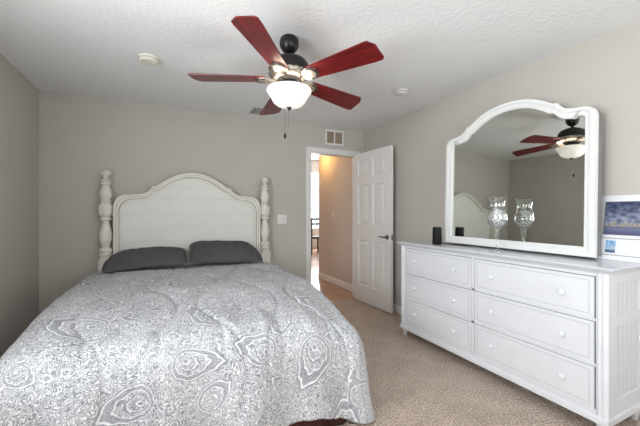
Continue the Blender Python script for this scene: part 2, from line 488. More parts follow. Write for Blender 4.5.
def window(name, axis, t, a0, a1, z0, z1, nx, nz, inner):
    """frame, sash bars and sill of a window in a wall hole."""
    root = bpy.data.objects.new(name, None); COL.objects.link(root); struct(root)
    fw = 0.05
    def bar(nm, u0, u1, w0, w1, th=0.04, m='trim'):
        if axis == 'x': return box(nm, t - th / 2, t + th / 2, u0, u1, w0, w1, m, root, 0.004)
        return box(nm, u0, u1, t - th / 2, t + th / 2, w0, w1, m, root, 0.004)
    bm = B()
    for u0, u1, w0, w1 in ((a0, a0 + fw, z0, z1), (a1 - fw, a1, z0, z1), (a0 + fw, a1 - fw, z0, z0 + fw), (a0 + fw, a1 - fw, z1 - fw, z1)):
        if axis == 'x': bx(bm, t - 0.03, t + 0.03, u0, u1, w0, w1)
        else: bx(bm, u0, u1, t - 0.03, t + 0.03, w0, w1)
    obj('window_frame', bm, 'trim', root)
    for k in range(1, nx):
        u = a0 + (a1 - a0) * k / nx
        bar('mullion', u - 0.015, u + 0.015, z0 + fw, z1 - fw)
    for k in range(1, nz):
        w = z0 + (z1 - z0) * k / nz
        bar('sash_rail', a0 + fw, a1 - fw, w - 0.02, w + 0.02, 0.03)
    s = inner
    if axis == 'x': box('window_sill', t, t + s, a0 - 0.03, a1 + 0.03, z0 - 0.03, z0, 'trim', root, 0.006)
    else: box('window_sill', a0 - 0.03, a1 + 0.03, t, t + s, z0 - 0.03, z0, 'trim', root, 0.006)
    return root


window('window_1', 'x', XL - 0.07, *LW, 1, 2, 0.11)
window('added_fill_window', 'y', YF - 0.07, *RW, 1, 2, 0.11)  # unseen window added to go with the rear fill light


def baseboard(name, axis, t, d, a0, a1):
    # profile extruded along the wall: 9 cm tall with a rounded top
    prof = [(0, 0), (0.014, 0), (0.014, 0.075), (0.009, 0.088), (0, 0.092)]
    bm = B()
    if axis == 'x':
        prism(bm, [(t + d * q, z) for q, z in prof], 'y', a0, a1)
    else:
        prism(bm, [(t + d * q, z) for q, z in prof], 'x', a0, a1)
    return struct(obj(name, bm, 'trim'))


baseboard('baseboard_back', 'y', YB, -1, XL, DX0 - 0.06)
baseboard('baseboard_left', 'x', XL, 1, YF, YB - 0.015)
baseboard('baseboard_right', 'x', XR, -1, YF, YB - 0.015)

# door casing and jamb
bm = B()
CW = 0.058
for s in (YB - 0.016,):
    bx(bm, DX0 - CW, DX0 + 0.006, s, s + 0.016, 0, DH + CW, 0.004)
    bx(bm, DX1 - 0.006, DX1 + CW, s, s + 0.016, 0, DH + CW, 0.004)
    bx(bm, DX0 + 0.006, DX1 - 0.006, s, s + 0.016, DH - 0.006, DH + CW, 0.004)
bx(bm, DX0, DX0 + 0.018, YB, YB + T, 0, DH)
bx(bm, DX1 - 0.018, DX1, YB, YB + T, 0, DH)
bx(bm, DX0 + 0.018, DX1 - 0.018, YB, YB + T, DH - 0.018, DH)
bx(bm, DX0 + 0.018, DX0 + 0.03, YB + 0.05, YB + 0.085, 0, DH - 0.018)   # stop
struct(obj('trim_1', bm, 'trim', smooth=True))

# hall beyond the door
HX = 2.625
bm = B(); bx(bm, HX, HX + 0.11, YB + T, 5.50, 0, H); struct(obj('wall_hall_right', bm, 'hallwall'))
bm = B(); bx(bm, 0.75, 0.85, YB + T, 10.0, 0, 3.0); struct(obj('wall_hall_left', bm, 'hallwall'))
bm = B(); bx(bm, 0.85, HX + 0.11, YB + T, 5.60, H, H + 0.1); struct(obj('ceiling_hall', bm, 'ceiling'))
bm = B(); bx(bm, HX + 0.11, 6.6, 5.39, 5.50, 0, 3.0); struct(obj('wall_far_front', bm, 'hallwall'))
bm = B(); bx(bm, 0.85, HX + 0.11, 5.52, 5.60, H + 0.1, 3.0); struct(obj('wall_hall_header', bm, 'hallwall'))
bm = B(); bx(bm, 0.75, 6.7, 5.33, 10.1, 3.0, 3.1); struct(obj('ceiling_far', bm, 'ceiling'))
bm = B(); bx(bm, 6.6, 6.7, 5.33, 10.0, 0, 3.0); struct(obj('wall_far_right', bm, 'hallwall'))
FW = (3.95, 5.45, 0.70, 2.60)
wall_with_holes('wall_far_back', 'y', 10.0, 10.1, 0.75, 6.7, 0, 3.0, [FW], 'hallwall')
window('window_3', 'y', 10.06, *FW, 2, 3, -0.10)
bm = B()
prism(bm, [(HX - q, z) for q, z in [(0, 0), (0.014, 0), (0.014, 0.085), (0.009, 0.10), (0, 0.104)]], 'y', YB + T, 5.50)
struct(obj('baseboard_hall', bm, 'trim'))

# ------------------------------------------------------------------ the six-panel door, standing open
DW, DT = 0.785, 0.035
door = bpy.data.objects.new('door_1', None); COL.objects.link(door); struct(door)
door.location = (DX1 - 0.045, YB - 0.022, 0.012)
door.rotation_euler = (0, 0, math.radians(-90 + 3.0))     # local +x runs from the hinge to the free edge
Hd = 2.03
bm = B()
# rows of panels (z0, z1) and the two columns
rows = [(0.225, 0.84), (1.05, 1.595), (1.71, 1.935)]
cols = [(0.11, 0.345), (0.43, 0.665)]
zs = sorted({0, Hd, *[z for r in rows for z in r]})
xs = sorted({0, DW, *[x for c in cols for x in c]})
def is_panel(x0, x1, z0, z1):
    return any(abs(c[0] - x0) < 1e-6 and abs(c[1] - x1) < 1e-6 for c in cols) and any(abs(r[0] - z0) < 1e-6 and abs(r[1] - z1) < 1e-6 for r in rows)
for side in (0, 1):
    yy = 0.0 if side == 0 else -DT
    sgn = -1 if side == 0 else 1                      # into the leaf
    for x0, x1 in zip(xs, xs[1:]):
        for z0, z1 in zip(zs, zs[1:]):
            if not is_panel(x0, x1, z0, z1):
                bm.faces.new([bm.verts.new(q) for q in ((x0, yy, z0), (x1, yy, z0), (x1, yy, z1), (x0, yy, z1))])
            else:
                lv = [(0, 0), (0.010, 0.013), (0.022, 0.014), (0.046, 0.002), (0.048, 0.002)]
                rings = []
                for ins, dep in lv:
                    y2 = yy + sgn * dep
                    rings.append([bm.verts.new(q) for q in ((x0 + ins, y2, z0 + ins), (x1 - ins, y2, z0 + ins), (x1 - ins, y2, z1 - ins), (x0 + ins, y2, z1 - ins))])
                for A_, B_ in zip(rings, rings[1:]):
                    for k in range(4):
                        bm.faces.new((A_[k], A_[(k + 1) % 4], B_[(k + 1) % 4], B_[k]))
                bm.faces.new(rings[-1])
for q in (((0, 0, 0), (0, -DT, 0), (0, -DT, Hd), (0, 0, Hd)), ((DW, 0, 0), (DW, -DT, 0), (DW, -DT, Hd), (DW, 0, Hd)),
          ((0, 0, 0), (DW, 0, 0), (DW, -DT, 0), (0, -DT, 0)), ((0, 0, Hd), (DW, 0, Hd), (DW, -DT, Hd), (0, -DT, Hd))):
    bm.faces.new([bm.verts.new(v) for v in q])
bmesh.ops.remove_doubles(bm, verts=bm.verts, dist=1e-5)
obj('door_leaf', bm, 'door', door)
for s in (-1, 1):
    y0 = -DT if s < 0 else 0.0
    bm = B()
    M_rot = Matrix.Rotation(PI / 2, 3, 'X')
    n0 = len(bm.verts)
    lathe(bm, [(0.031, 0), (0.031, 0.006), (0.026, 0.010), (0.012, 0.012), (0.010, 0.042)], 24)
    for v in bm.verts:
        v.co = Vector((v.co.x, -v.co.z if s < 0 else v.co.z, v.co.y)) + Vector((DW - 0.065, y0, 0.915))
    tube(bm, [(DW - 0.062, y0 + s * 0.043, 0.915), (DW - 0.085, y0 + s * 0.047, 0.915), (DW - 0.12, y0 + s * 0.047, 0.917), (DW - 0.175, y0 + s * 0.045, 0.920)], [0.011, 0.011, 0.009, 0.007], 10)
    obj('lever_handle', bm, 'nickel', door, True)['label'] = 'satin nickel lever handle'
box('latch_plate', DW - 0.001, DW + 0.002, -DT + 0.006, -0.006, 0.885, 0.945, 'nickel', door)
for z in (0.20, 1.02, 1.84):
    bm = B(); tube(bm, [(-0.008, -0.004 - DT, z - 0.045), (-0.008, -0.004 - DT, z + 0.045)], 0.006, 10)
    obj('hinge', bm, 'door', door, True)

# ------------------------------------------------------------------ bed
BX0, BX1 = -0.525, 1.100          # post centres
HY = 3.835
bed = thing('bed', 'white four-board bed with arched plank headboard and turned posts against back wall', 'bed', (0.29, 2.75, 0))
bed_off = Vector((0.29, 2.75, 0))


def part(name, bm, m, root, off, **k):
    bmesh.ops.translate(bm, verts=bm.verts, vec=-Vector(off))
    return obj(name, bm, m, root, **k)


prof = [(0.052, 0.0), (0.052, 0.93 - 0.155), (0.046, 0.78), (0.046, 0.80), (0.052, 0.806), (0.052, 0.822), (0.046, 0.828), (0.046, 0.842), (0.052, 0.848), (0.052, 0.862), (0.044, 0.872),
        (0.030, 0.885), (0.034, 0.905), (0.047, 0.955), (0.052, 0.995), (0.047, 1.04), (0.034, 1.095), (0.027, 1.135), (0.030, 1.15), (0.044, 1.155), (0.046, 1.165), (0.044, 1.175), (0.034, 1.182)]
prof2 = [(0.034, 1.330), (0.042, 1.337), (0.042, 1.348), (0.034, 1.356), (0.046, 1.385), (0.052, 1.41), (0.046, 1.445), (0.032, 1.485), (0.027, 1.505), (0.042, 1.512), (0.044, 1.525), (0.030, 1.533),
         (0.040, 1.54), (0.040, 1.556), (0.022, 1.563), (0.017, 1.580), (0.020, 1.592), (0.030, 1.602), (0.036, 1.620), (0.034, 1.637), (0.024, 1.651), (0.006, 1.657)]
prof = [(r * 1.13, z) for r, z in prof]
prof2 = [(r * (1.32 if z > 1.585 else 1.13), z) for r, z in prof2]
mid = [(0.038, 1.182), (0.060, 1.205), (0.066, 1.225), (0.066, 1.285), (0.060, 1.308), (0.038, 1.330)]
for px in (BX0, BX1):
    bm = B()
    # square lower block, turned shaft, eight-sided bulb, upper vase and ball finial
    lathe(bm, prof, 28, (px, HY))
    lathe(bm, mid, 8, (px, HY))
    lathe(bm, prof2, 28, (px, HY))
    bx(bm, px - 0.058, px + 0.058, HY - 0.058, HY + 0.058, 0, 0.76, 0.006)
    part('post', bm, 'cream', bed, bed_off, smooth=True, angle=32)

# headboard outline (half, centre 0): shoulder, cyma step, arch
def hb_outline(hw, inset=0.0):
    half = [(hw - inset, 0.55), (hw - inset, 1.285)]
    # rounded outer corner
    for k in range(7):
        a = k / 6 * PI / 2
        half.append((hw - inset - 0.115 * (1 - math.cos(a)), 1.285 + 0.125 * math.sin(a)))
    curve = catmull([(hw - 0.115 - inset, 1.410), (0.56, 1.415), (0.475, 1.428), (0.415, 1.468)], 5)[1:]
    half += [(x - inset * 0.2, z) for x, z in curve]
    half.append((0.405 - inset * 0.34, 1.500))
    half += [(x - inset * .3 * x / .355, z) for x, z in catmull([(0.355, 1.508), (0.27, 1.570), (0.17, 1.625), (0.08, 1.652), (0.0, 1.660)], 5)]
    out = []
    for x, z in half:
        out.append((x, z - (inset if z > 0.6 else 0)))
    return out


def full(half, cx):
    L_ = [(cx - x, z) for x, z in half]
    R_ = [(cx + x, z) for x, z in reversed(half)][1:]
    return L_ + R_


cx = 0.29
hw = 0.745
bm = B()
prism(bm, full(hb_outline(hw, 0.045), cx), 'y', HY - 0.008, HY + 0.014)
hb = part('headboard', bm, 'creamplank', bed, bed_off)
bm = B()
prism(bm, full(hb_outline(hw, 0.0), cx), 'y', HY - 0.022, HY + 0.024, full(hb_outline(hw, 0.042), cx))
hf = part('headboard_frame', bm, 'cream', bed, bed_off)
bm = B()
prism(bm, full(hb_outline(hw, -0.004), cx), 'y', HY - 0.030, HY - 0.010, full(hb_outline(hw, 0.016), cx))
part('outer_moulding', bm, 'cream', hf, (0, 0, 0)).location = (0, 0, 0)
bm = B()
prism(bm, full(hb_outline(hw, 0.062), cx), 'y', HY - 0.014, HY - 0.006, full(hb_outline(hw, 0.074), cx))
part('inner_bead', bm, 'cream', hf, (0, 0, 0))
for c in hf.children:
    c.location = (-0.29, -2.75, 0)
for a_, b_ in ((0.0175, 0.0205), (0.040, 0.0435)):
    bm = B()
    prism(bm, full(hb_outline(hw, a_), cx), 'y', HY - 0.0235, HY - 0.0215, full(hb_outline(hw, b_), cx))
    obj('groove_line', bm, 'hbline', hf, loc=(-0.29, -2.75, 0))  # moulding contour shade drawn as grey lines, soft light leaves it faint
# plank joints scored across the panel
for z, x0, x1 in ((0.93, -0.36, 0.94), (1.065, -0.36, 0.94), (1.205, -0.36, 0.94), (1.375, -0.30, 0.88), (1.505, 0.02, 0.56)):
    bm = B(); bx(bm, x0, x1, HY - 0.0084, HY - 0.0078, z - 0.0016, z + 0.0016)
    o = obj('plank_joint', bm, 'joint', hb, loc=(-0.29, -2.75, 0))
for px in (-0.44, 0.99):
    bm = B(); bx(bm, px, px + 0.03, 1.72, HY - 0.06, 0.18, 0.29, 0.004)
    part('side_rail', bm, 'cream', bed, bed_off, smooth=True)

mt = B(); bx(mt, -0.44, 0.96, 1.88, 3.765, 0.295, 0.535, 0.05, 3)
tag(obj('mattress', mt, 'mattress', smooth=True), 'pale mattress under the paisley comforter', 'mattress')

# pleated bed skirt hanging round the bed
bm = B()
path = []
sx0, sx1, sy0, sy1 = -0.52, 1.085, 1.655, 3.66
per = [((sx0, sy1), (sx0, sy0)), ((sx0, sy0), (sx1, sy0)), ((sx1, sy0), (sx1, sy1))]
nrm = [(-1, 0), (0, -1), (1, 0)]
s_acc = 0
for (p0, p1), nn in zip(per, nrm):
    ln = math.dist(p0, p1); n = int(ln / 0.012)
    for k in range(n):
        t = k / n; s = s_acc + t * ln
        o = 0.010 * math.sin(s * 46) + 0.005 * math.sin(s * 17)
        path.append((p0[0] + (p1[0] - p0[0]) * t + nn[0] * o, p0[1] + (p1[1] - p0[1]) * t + nn[1] * o, nn))
    s_acc += ln
rowsz = [0.30, 0.2, 0.1, 0.006]
vs = [[bm.verts.new((x + nn[0] * 0.02 * (0.3 - z), y + nn[1] * 0.02 * (0.3 - z), z)) for x, y, nn in path] for z in rowsz]
for A_, B_ in zip(vs, vs[1:]):
    for k in range(len(path) - 1):
        bm.faces.new((A_[k], A_[k + 1], B_[k + 1], B_[k]))
sk = obj('bed_skirt', bm, 'skirt', smooth=True, angle=80)
md = sk.modifiers.new('thickness', 'SOLIDIFY'); md.thickness = 0.003
tag(sk, 'dark red pleated bed skirt showing below comforter hem', 'bed skirt')

# ------------------------------------------------------------------ comforter
IX0, IX1, IY0, IY1 = -0.53, 1.00, 1.82, 3.66      # flat top before the edges roll over
TOPZ = 0.70
ny = 150; nx = 150; nc = 30
per = []     # (base x, base y, dir x, dir y, cloth arc)
for k in range(ny): per.append((IX0, IY1 + (IY0 - IY1) * k / ny, -1, 0))
for k in range(nc): a = PI + PI / 2 * k / nc; per.append((IX0, IY0, math.cos(a), math.sin(a)))
for k in range(nx): per.append((IX0 + (IX1 - IX0) * k / nx, IY0, 0, -1))
for k in range(nc): a = 1.5 * PI + PI / 2 * k / nc; per.append((IX1, IY0, math.cos(a), math.sin(a)))
for k in range(ny + 1): per.append((IX1, IY0 + (IY1 - IY0) * k / ny, 1, 0))
NP = len(per)
# paisleys: centre, angle, size, bend
rp = random.Random(11)
pais = []
tries = 0
while tries < 9000 and len(pais) < 90:
    tries += 1
    c = (rp.uniform(-1.05, 1.65), rp.uniform(1.05, 3.66)); s = rp.choice((0.055, 0.075, 0.095, 0.12, 0.135))
    if all(math.dist(c, q[0]) > 1.12 * (s + q[2]) for q in pais):
        pais.append((c, rp.uniform(0, 2 * PI), s, rp.choice((-1, 1)) * rp.uniform(0.25, 0.4)))


def paisley(u, v):
    best = 3.0
    for c, a, s, bend in pais:
        dx, dy = u - c[0], v - c[1]
        if abs(dx) > 3.2 * s or abs(dy) > 3.2 * s: continue
        p_ = (dx * math.cos(a) + dy * math.sin(a)) / s
        q_ = (-dx * math.sin(a) + dy * math.cos(a)) / s
        if p_ > 0: q_ -= bend * p_ * p_
        th = math.atan2(q_, p_)
        r = math.hypot(p_, q_)
        R = 0.80 / (1 - 0.52 * math.cos(th))
        t = r / R
        if t < 1.2: t += 0.035 * math.cos(13 * th) * min(1, t * 2)
        best = min(best, t)
    return best


def seam(u, v):
    """depth of the wavy quilting lines, 0..1"""
    d = 0
    for k in range(-4, 6):
        c = 0.28 + 0.30 * k + 0.095 * math.sin(v * 5.2 + (PI if k % 2 else 0))
        d = max(d, math.exp(-((u - c) / 0.013) ** 2))
    return d


def puff(u, v):
    d = 9
    for k in range(-4, 6):
        d = min(d, abs(u - (0.28 + 0.30 * k + 0.095 * math.sin(v * 5.2 + (PI if k % 2 else 0)))))
    return min(1.0, d / 0.11)


LDROP = 0.645
rows = [LDROP * (j / 48) for j in range(1, 49)]
bm = B()
cl_layer = []; pa_layer = []
def newv(x, y, z, u, v):
    cl_layer.append((u, v, 0)); pa_layer.append(paisley(u, v))
    return bm.verts.new((x, y, z))


def topz(x, y):
    z = TOPZ - 0.011 * seam(x, y) + 0.004 * puff(x, y)
    z += 0.014 * noise.noise(Vector((x * 3.1, y * 2.6, 3)))
    z -= 0.02 * max(0, min(1, (y - 3.3) / 0.36))
    z += 0.006 * noise.noise(Vector((x * 9, y * 8, 9)))
    f = max(0, 1 - (y - IY0) / 0.5)
    g_ = max(0.0, (2.55 - y) / 0.73)
    z -= (0.055 + 0.035 * max(0.0, x - 0.2)) * g_ * g_ + max(0.0, (x - 0.68) / 0.32) ** 2 * min(0.065, 0.012 + 0.053 * g_)
    z += 0.012 * f * noise.noise(Vector((x * 11, y * 4, 1)))
    return z


grid = {}
for i in range(nx + 1):
    for j in range(ny + 1):
        x = IX0 + (IX1 - IX0) * i / nx; y = IY1 + (IY0 - IY1) * j / ny
        grid[i, j] = newv(x, y, topz(x, y), x, y)
for i in range(nx):
    for j in range(ny):
        bm.faces.new((grid[i, j], grid[i + 1, j], grid[i + 1, j + 1], grid[i, j + 1]))


def base_vert(k):
    if k <= ny: return grid[0, k]
    if k < ny + nc: return grid[0, ny]
    k2 = k - ny - nc
    if k2 <= nx: return grid[k2, ny]
    if k2 < nx + nc: return grid[nx, ny]
    return grid[nx, ny - (k2 - nx - nc)]


ring_prev = [base_vert(k) for k in range(NP)]
arc = 0
sarr = [0]
for k in range(1, NP):
    q0, q1 = per[k - 1], per[k]
    sarr.append(sarr[-1] + math.dist((q0[0] + q0[2] * .2, q0[1] + q0[3] * .2), (q1[0] + q1[2] * .2, q1[1] + q1[3] * .2)))
for e in rows:
    ring = []
    for k in range(NP):
        x0, y0, dx, dy = per[k]
        s = sarr[k]
        corner = abs(dx * dy) * 2
        foot = max(0.0, -dy)
        zb = topz(x0, y0)
        left = max(0.0, -dx); right = max(0.0, dx)
        R0 = 0.20 * foot ** 2 + 0.15 * left ** 2 + 0.12 * right ** 2
        if e < R0 * 1.40:
            a = e / R0
            out = R0 * math.sin(a); dz = R0 * (1 - math.cos(a))
        else:
            a = 1.40
            ex = e - R0 * a
            out = R0 * math.sin(a) + ex * (0.10 * foot + 0.14 * left + 0.03 * right); dz = R0 * (1 - math.cos(a)) + ex * 0.985
        w = max(0.0, (e - 0.06) / LDROP)
        fold = w ** 1.15 * (0.026 * math.sin(s * 19 + 1.3 * math.sin(s * 3.1)) + 0.020 * math.sin(s * 8.5 + 0.7))
        fold += 0.012 * w * noise.noise(Vector((s * 4, e * 5, 0)))
        fold *= (0.40 + 0.8 * foot)
        out += fold
        z = zb - dz
        z += (0.012 * w * math.sin(s * 6.1) + 0.010 * w * noise.noise(Vector((s * 3, 5, 2))))
        z -= 0.012 * seam(x0 + dx * e, y0 + dy * e) * math.cos(min(a, 1.4)) * 0.6
        out -= 0.008 * seam(x0 + dx * e, y0 + dy * e)
        ring.append(newv(x0 + dx * out, y0 + dy * out, z, x0 + dx * e, y0 + dy * e))
    for k in range(NP - 1):
        A0, A1, B1, B0_ = ring_prev[k], ring_prev[k + 1], ring[k + 1], ring[k]
        if A0 is A1: bm.faces.new((A0, B1, B0_))
        else: bm.faces.new((A0, A1, B1, B0_))
    ring_prev = ring
bm.verts.index_update()
com = obj('comforter', bm, 'comforter', smooth=True, angle=180)
at = com.data.attributes.new('cloth', 'FLOAT_VECTOR', 'POINT')
at.data.foreach_set('vector', np.array(cl_layer, dtype=np.float32).ravel())
at = com.data.attributes.new('paisley', 'FLOAT', 'POINT')
at.data.foreach_set('value', np.array(pa_layer, dtype=np.float32))
md = com.modifiers.new('thickness', 'SOLIDIFY'); md.thickness = 0.018; md.offset = -1
tag(com, 'white comforter with grey paisley print draped over the bed', 'comforter')


# ------------------------------------------------------------------ pillows
def pillow(name, cx_, cy_, cz, w, d, t, rot, seed, label, outer):
    bm = B()
    n, m_ = 34, 24
    V = {}
    for sgn in (1, -1):
        for i in range(n + 1):
            for j in range(m_ + 1):
                u, v = -1 + 2 * i / n, -1 + 2 * j / m_
                edge = (i in (0, n)) or (j in (0, m_))
                if edge and sgn < 0:
                    V[sgn, i, j] = V[1, i, j]; continue
                x = u * w / 2 * (1 - 0.05 * (1 - v * v) * abs(u) ** 3 - 0.06 * abs(v) ** 4 * abs(u) ** 6)
                y = v * d / 2 * (1 - 0.02 * (1 - u * u) * abs(v) ** 3 - 0.03 * abs(u) ** 5)
                y -= (0.62 * d * max(0.0, v + 0.6) / 1.6) * max(0.0, outer * u) ** 5 + 0.12 * d * max(0.0, v) * max(0.0, -outer * u) ** 7
                h = max(0.0, (1 - abs(u) ** 2.6) * (1 - abs(v) ** 2.0)) ** 0.72
                z = sgn * t / 2 * h * (1.0 if sgn > 0 else 0.6)
                z += (0.016 * noise.noise(Vector((x * 6 + seed, y * 6, sgn))) + 0.010 * noise.noise(Vector((x * 19 + seed, y * 15, sgn)))) * min(1, h * 1.5)
                z += 0.010 * math.sin(u * 5 + seed) * abs(v) ** 6
                V[sgn, i, j] = bm.verts.new((x, y, z))
    for sgn in (1, -1):
        for i in range(n):
            for j in range(m_):
                q = (V[sgn, i, j], V[sgn, i + 1, j], V[sgn, i + 1, j + 1], V[sgn, i, j + 1])
                bm.faces.new(q if sgn > 0 else tuple(reversed(q)))
    o = obj(name, bm, 'pillow', smooth=True, angle=180, loc=(cx_, cy_, cz), rot=rot)
    return tag(o, label, 'pillow', 'charcoal pillows on the bed')


pillow('pillow', -0.150, 3.555, 0.792, 0.73, 0.44, 0.15, (math.radians(17), math.radians(-2), math.radians(1)), 1.0, 'charcoal pillow on the left side of bed, below the headboard', -1)
pillow('pillow', 0.595, 3.555, 0.812, 0.75, 0.46, 0.18, (math.radians(22), math.radians(2), math.radians(-2)), 5.0, 'charcoal pillow on the right side of bed, nearer the door', 1)

# ------------------------------------------------------------------ dresser
FX, BXK = 2.15, 2.575          # front face, back
DY0, DY1, DZ = 0.895, 2.585, 0.938
dr = thing('dresser', 'long white six-drawer dresser standing along the right wall', 'dresser', (2.36, 1.74, 0))
doff = Vector((2.36, 1.74, 0))
bm = B()
bx(bm, FX + 0.012, BXK, DY0 + 0.055, DY1 - 0.055, 0.080, DZ - 0.03)           # box behind the drawers
# face frame: rails, centre divider
yc = (DY0 + DY1) / 2
RZ = [(0.1450, 0.3770), (0.3960, 0.6280), (0.6470, 0.8775)]
for z0, z1 in ((0.080, 0.1445), (0.3812, 0.3955), (0.6322, 0.6465), (0.8817, DZ - 0.03)):
    bx(bm, FX, FX + 0.014, DY0 + 0.055, DY1 - 0.055, z0, z1)
bx(bm, FX, FX + 0.014, yc - 0.013, yc + 0.013, 0.14, 0.883)
part('carcass', bm, 'dresser', dr, doff)
# dark joint lines are the gaps between drawers and frame: a dark sheet behind paints in their shade
bm = B(); bx(bm, FX + 0.0075, FX + 0.0115, DY0 + 0.06, DY1 - 0.06, 0.14, 0.884); part('gap_shade', bm, 'groove', dr, doff)['label'] = 'dark sheet painting shade into the gaps round the drawers'
# top with a moulded edge
bm = B()
def slab(x0, x1, y0, y1, lv):
    rings = []
    for ins, z in lv:
        rings.append([bm.verts.new(q) for q in ((x0 + ins, y0 + ins, z), (x1, y0 + ins, z), (x1, y1 - ins, z), (x0 + ins, y1 - ins, z))])
    for A_, B_ in zip(rings, rings[1:]):
        for k in range(4): bm.faces.new((A_[k], A_[(k + 1) % 4], B_[(k + 1) % 4], B_[k]))
    bm.faces.new(list(reversed(rings[0]))); bm.faces.new(rings[-1])
slab(FX - 0.032, BXK + 0.008, DY0 - 0.034, DY1 + 0.034, [(0.026, DZ - 0.038), (0.022, DZ - 0.026), (0.010, DZ - 0.020), (0.010, DZ - 0.017), (0.002, DZ - 0.013), (0.0, DZ - 0.006), (0.004, DZ - 0.001), (0.006, DZ)])
part('top', bm, 'dressertop', dr, doff)
# corner posts with chamfered fluting
for y0, y1 in ((DY0, DY0 + 0.058), (DY1 - 0.058, DY1)):
    bm = B()
    ym = (y0 + y1) / 2
    out = [(FX - 0.006, y0 + 0.016), (FX + 0.006, y0), (FX + 0.062, y0), (FX + 0.062, y1), (FX + 0.006, y1), (FX - 0.006, y1 - 0.016),
           (FX - 0.006, ym + 0.010), (FX - 0.002, ym + 0.006), (FX - 0.002, ym - 0.006), (FX - 0.006, ym - 0.010)]
    prism(bm, out, 'z', 0.115, DZ - 0.036)
    part('corner_post', bm, 'dresser', dr, doff)
# moulded base
bm = B()
rings = []
for ins, z in ((0.0, 0.078), (0.0, 0.106), (0.002, 0.110), (0.003, 0.115)):
    x0, x1, y0, y1 = FX - 0.009 + ins, BXK, DY0 - 0.004 + ins, DY1 + 0.004 - ins
    rings.append([bm.verts.new(q) for q in ((x0, y0, z), (x1, y0, z), (x1, y1, z), (x0, y1, z))])
for A_, B_ in zip(rings, rings[1:]):
    for k in range(4): bm.faces.new((A_[k], A_[(k + 1) % 4], B_[(k + 1) % 4], B_[k]))
bm.faces.new(list(reversed(rings[0]))); bm.faces.new(rings[-1])
part('base_moulding', bm, 'dresser', dr, doff)
for fy in (DY0 + 0.035, DY1 - 0.035):
    for fx in (FX + 0.03, BXK - 0.04):
        bm = B(); lathe(bm, [(0.014, 0.0), (0.018, 0.004), (0.027, 0.048), (0.032, 0.062), (0.026, 0.068), (0.032, 0.0785)], 20, (fx, fy))
        part('foot', bm, 'dresser', dr, doff, smooth=True)
# beadboard ends
for s, y in ((-1, DY0), (1, DY1)):
    bm = B()
    ya, yb_ = y, y - s * 0.055
    for x0, x1, z0, z1 in ((FX + 0.062, FX + 0.095, 0.11, DZ - 0.036), (BXK - 0.04, BXK, 0.11, DZ - 0.036), (FX + 0.095, BXK - 0.04, 0.11, 0.20), (FX + 0.095, BXK - 0.04, 0.605, 0.665), (FX + 0.095, BXK - 0.04, 0.845, DZ - 0.036)):
        bx(bm, x0, x1, ya - s * 0.004, yb_, z0, z1)
    for z0, z1 in ((0.20, 0.605), (0.665, 0.845)):
        w = (BXK - 0.04 - FX - 0.095) / 6
        for k in range(6):
            bx(bm, FX + 0.095 + k * w + 0.002, FX + 0.095 + (k + 1) * w - 0.002, ya - s * 0.012, yb_, z0, z1)
    sp_ = part('side_panel', bm, 'dresser', dr, doff)
    bm = B(); bx(bm, FX + 0.095, BXK - 0.04, ya - s * 0.018, ya - s * 0.05, 0.20, 0.845); obj('panel_groove', bm, 'hbline', sp_, loc=-doff)  # grey backing paints shade into the gaps between boards


def drawer_front(y0, y1, z0, z1):
    bm = B()
    lv = [(0.0, 0.010), (0.0, -0.001), (0.0015, -0.003), (0.020, -0.003), (0.021, -0.0015), (0.024, -0.0015), (0.025, -0.003)]
    rings = []
    for ins, dep in lv:
        x = FX + dep
        rings.append([bm.verts.new(q) for q in ((x, y0 + ins, z0 + ins), (x, y1 - ins, z0 + ins), (x, y1 - ins, z1 - ins), (x, y0 + ins, z1 - ins))])
    for A_, B_ in zip(rings, rings[1:]):
        for k in range(4): bm.faces.new((A_[k], A_[(k + 1) % 4], B_[(k + 1) % 4], B_[k]))
    bm.faces.new(rings[-1]); bm.faces.new(list(reversed(rings[0])))
    return bm


cols_y = [(yc + 0.017, DY1 - 0.063), (DY0 + 0.063, yc - 0.017)]
for y0, y1 in cols_y:
    for z0, z1 in RZ:
        d = part('drawer', drawer_front(y0, y1, z0, z1), 'dresser', dr, doff)
        bm = B(); prism(bm, [(y0 + .0205, z0 + .0205), (y1 - .0205, z0 + .0205), (y1 - .0205, z1 - .0205), (y0 + .0205, z1 - .0205)], 'x', FX - 0.0022, FX, [(y0 + .0245, z0 + .0245), (y1 - .0245, z0 + .0245), (y1 - .0245, z1 - .0245), (y0 + .0245, z1 - .0245)])
        obj('groove_line', bm, 'glaze', d, loc=-doff)
        for ky in (y0 + 0.20 * (y1 - y0), y1 - 0.19 * (y1 - y0)):
            bm = B()
            lathe(bm, [(0.010, 0.0), (0.008, 0.008), (0.009, 0.012), (0.0185, 0.018), (0.0195, 0.024), (0.016, 0.030), (0.006, 0.033)], 20)
            for v in bm.verts: v.co = Vector((-v.co.z, v.co.x, v.co.y))
            k = obj('knob', bm, 'knob', d, True)
            k.location = Vector((FX - 0.003, ky, (z0 + z1) / 2)) - doff

# ------------------------------------------------------------------ mirror on the dresser
MX = 2.41
MY0, MY1 = 1.068, 2.245
mc_ = (MY0 + MY1) / 2
mir = thing('dresser_mirror', 'white arched framed mirror standing on the white dresser', 'mirror', (MX, mc_, DZ + 0.003), (0, math.radians(1.5), math.radians(0.4)))


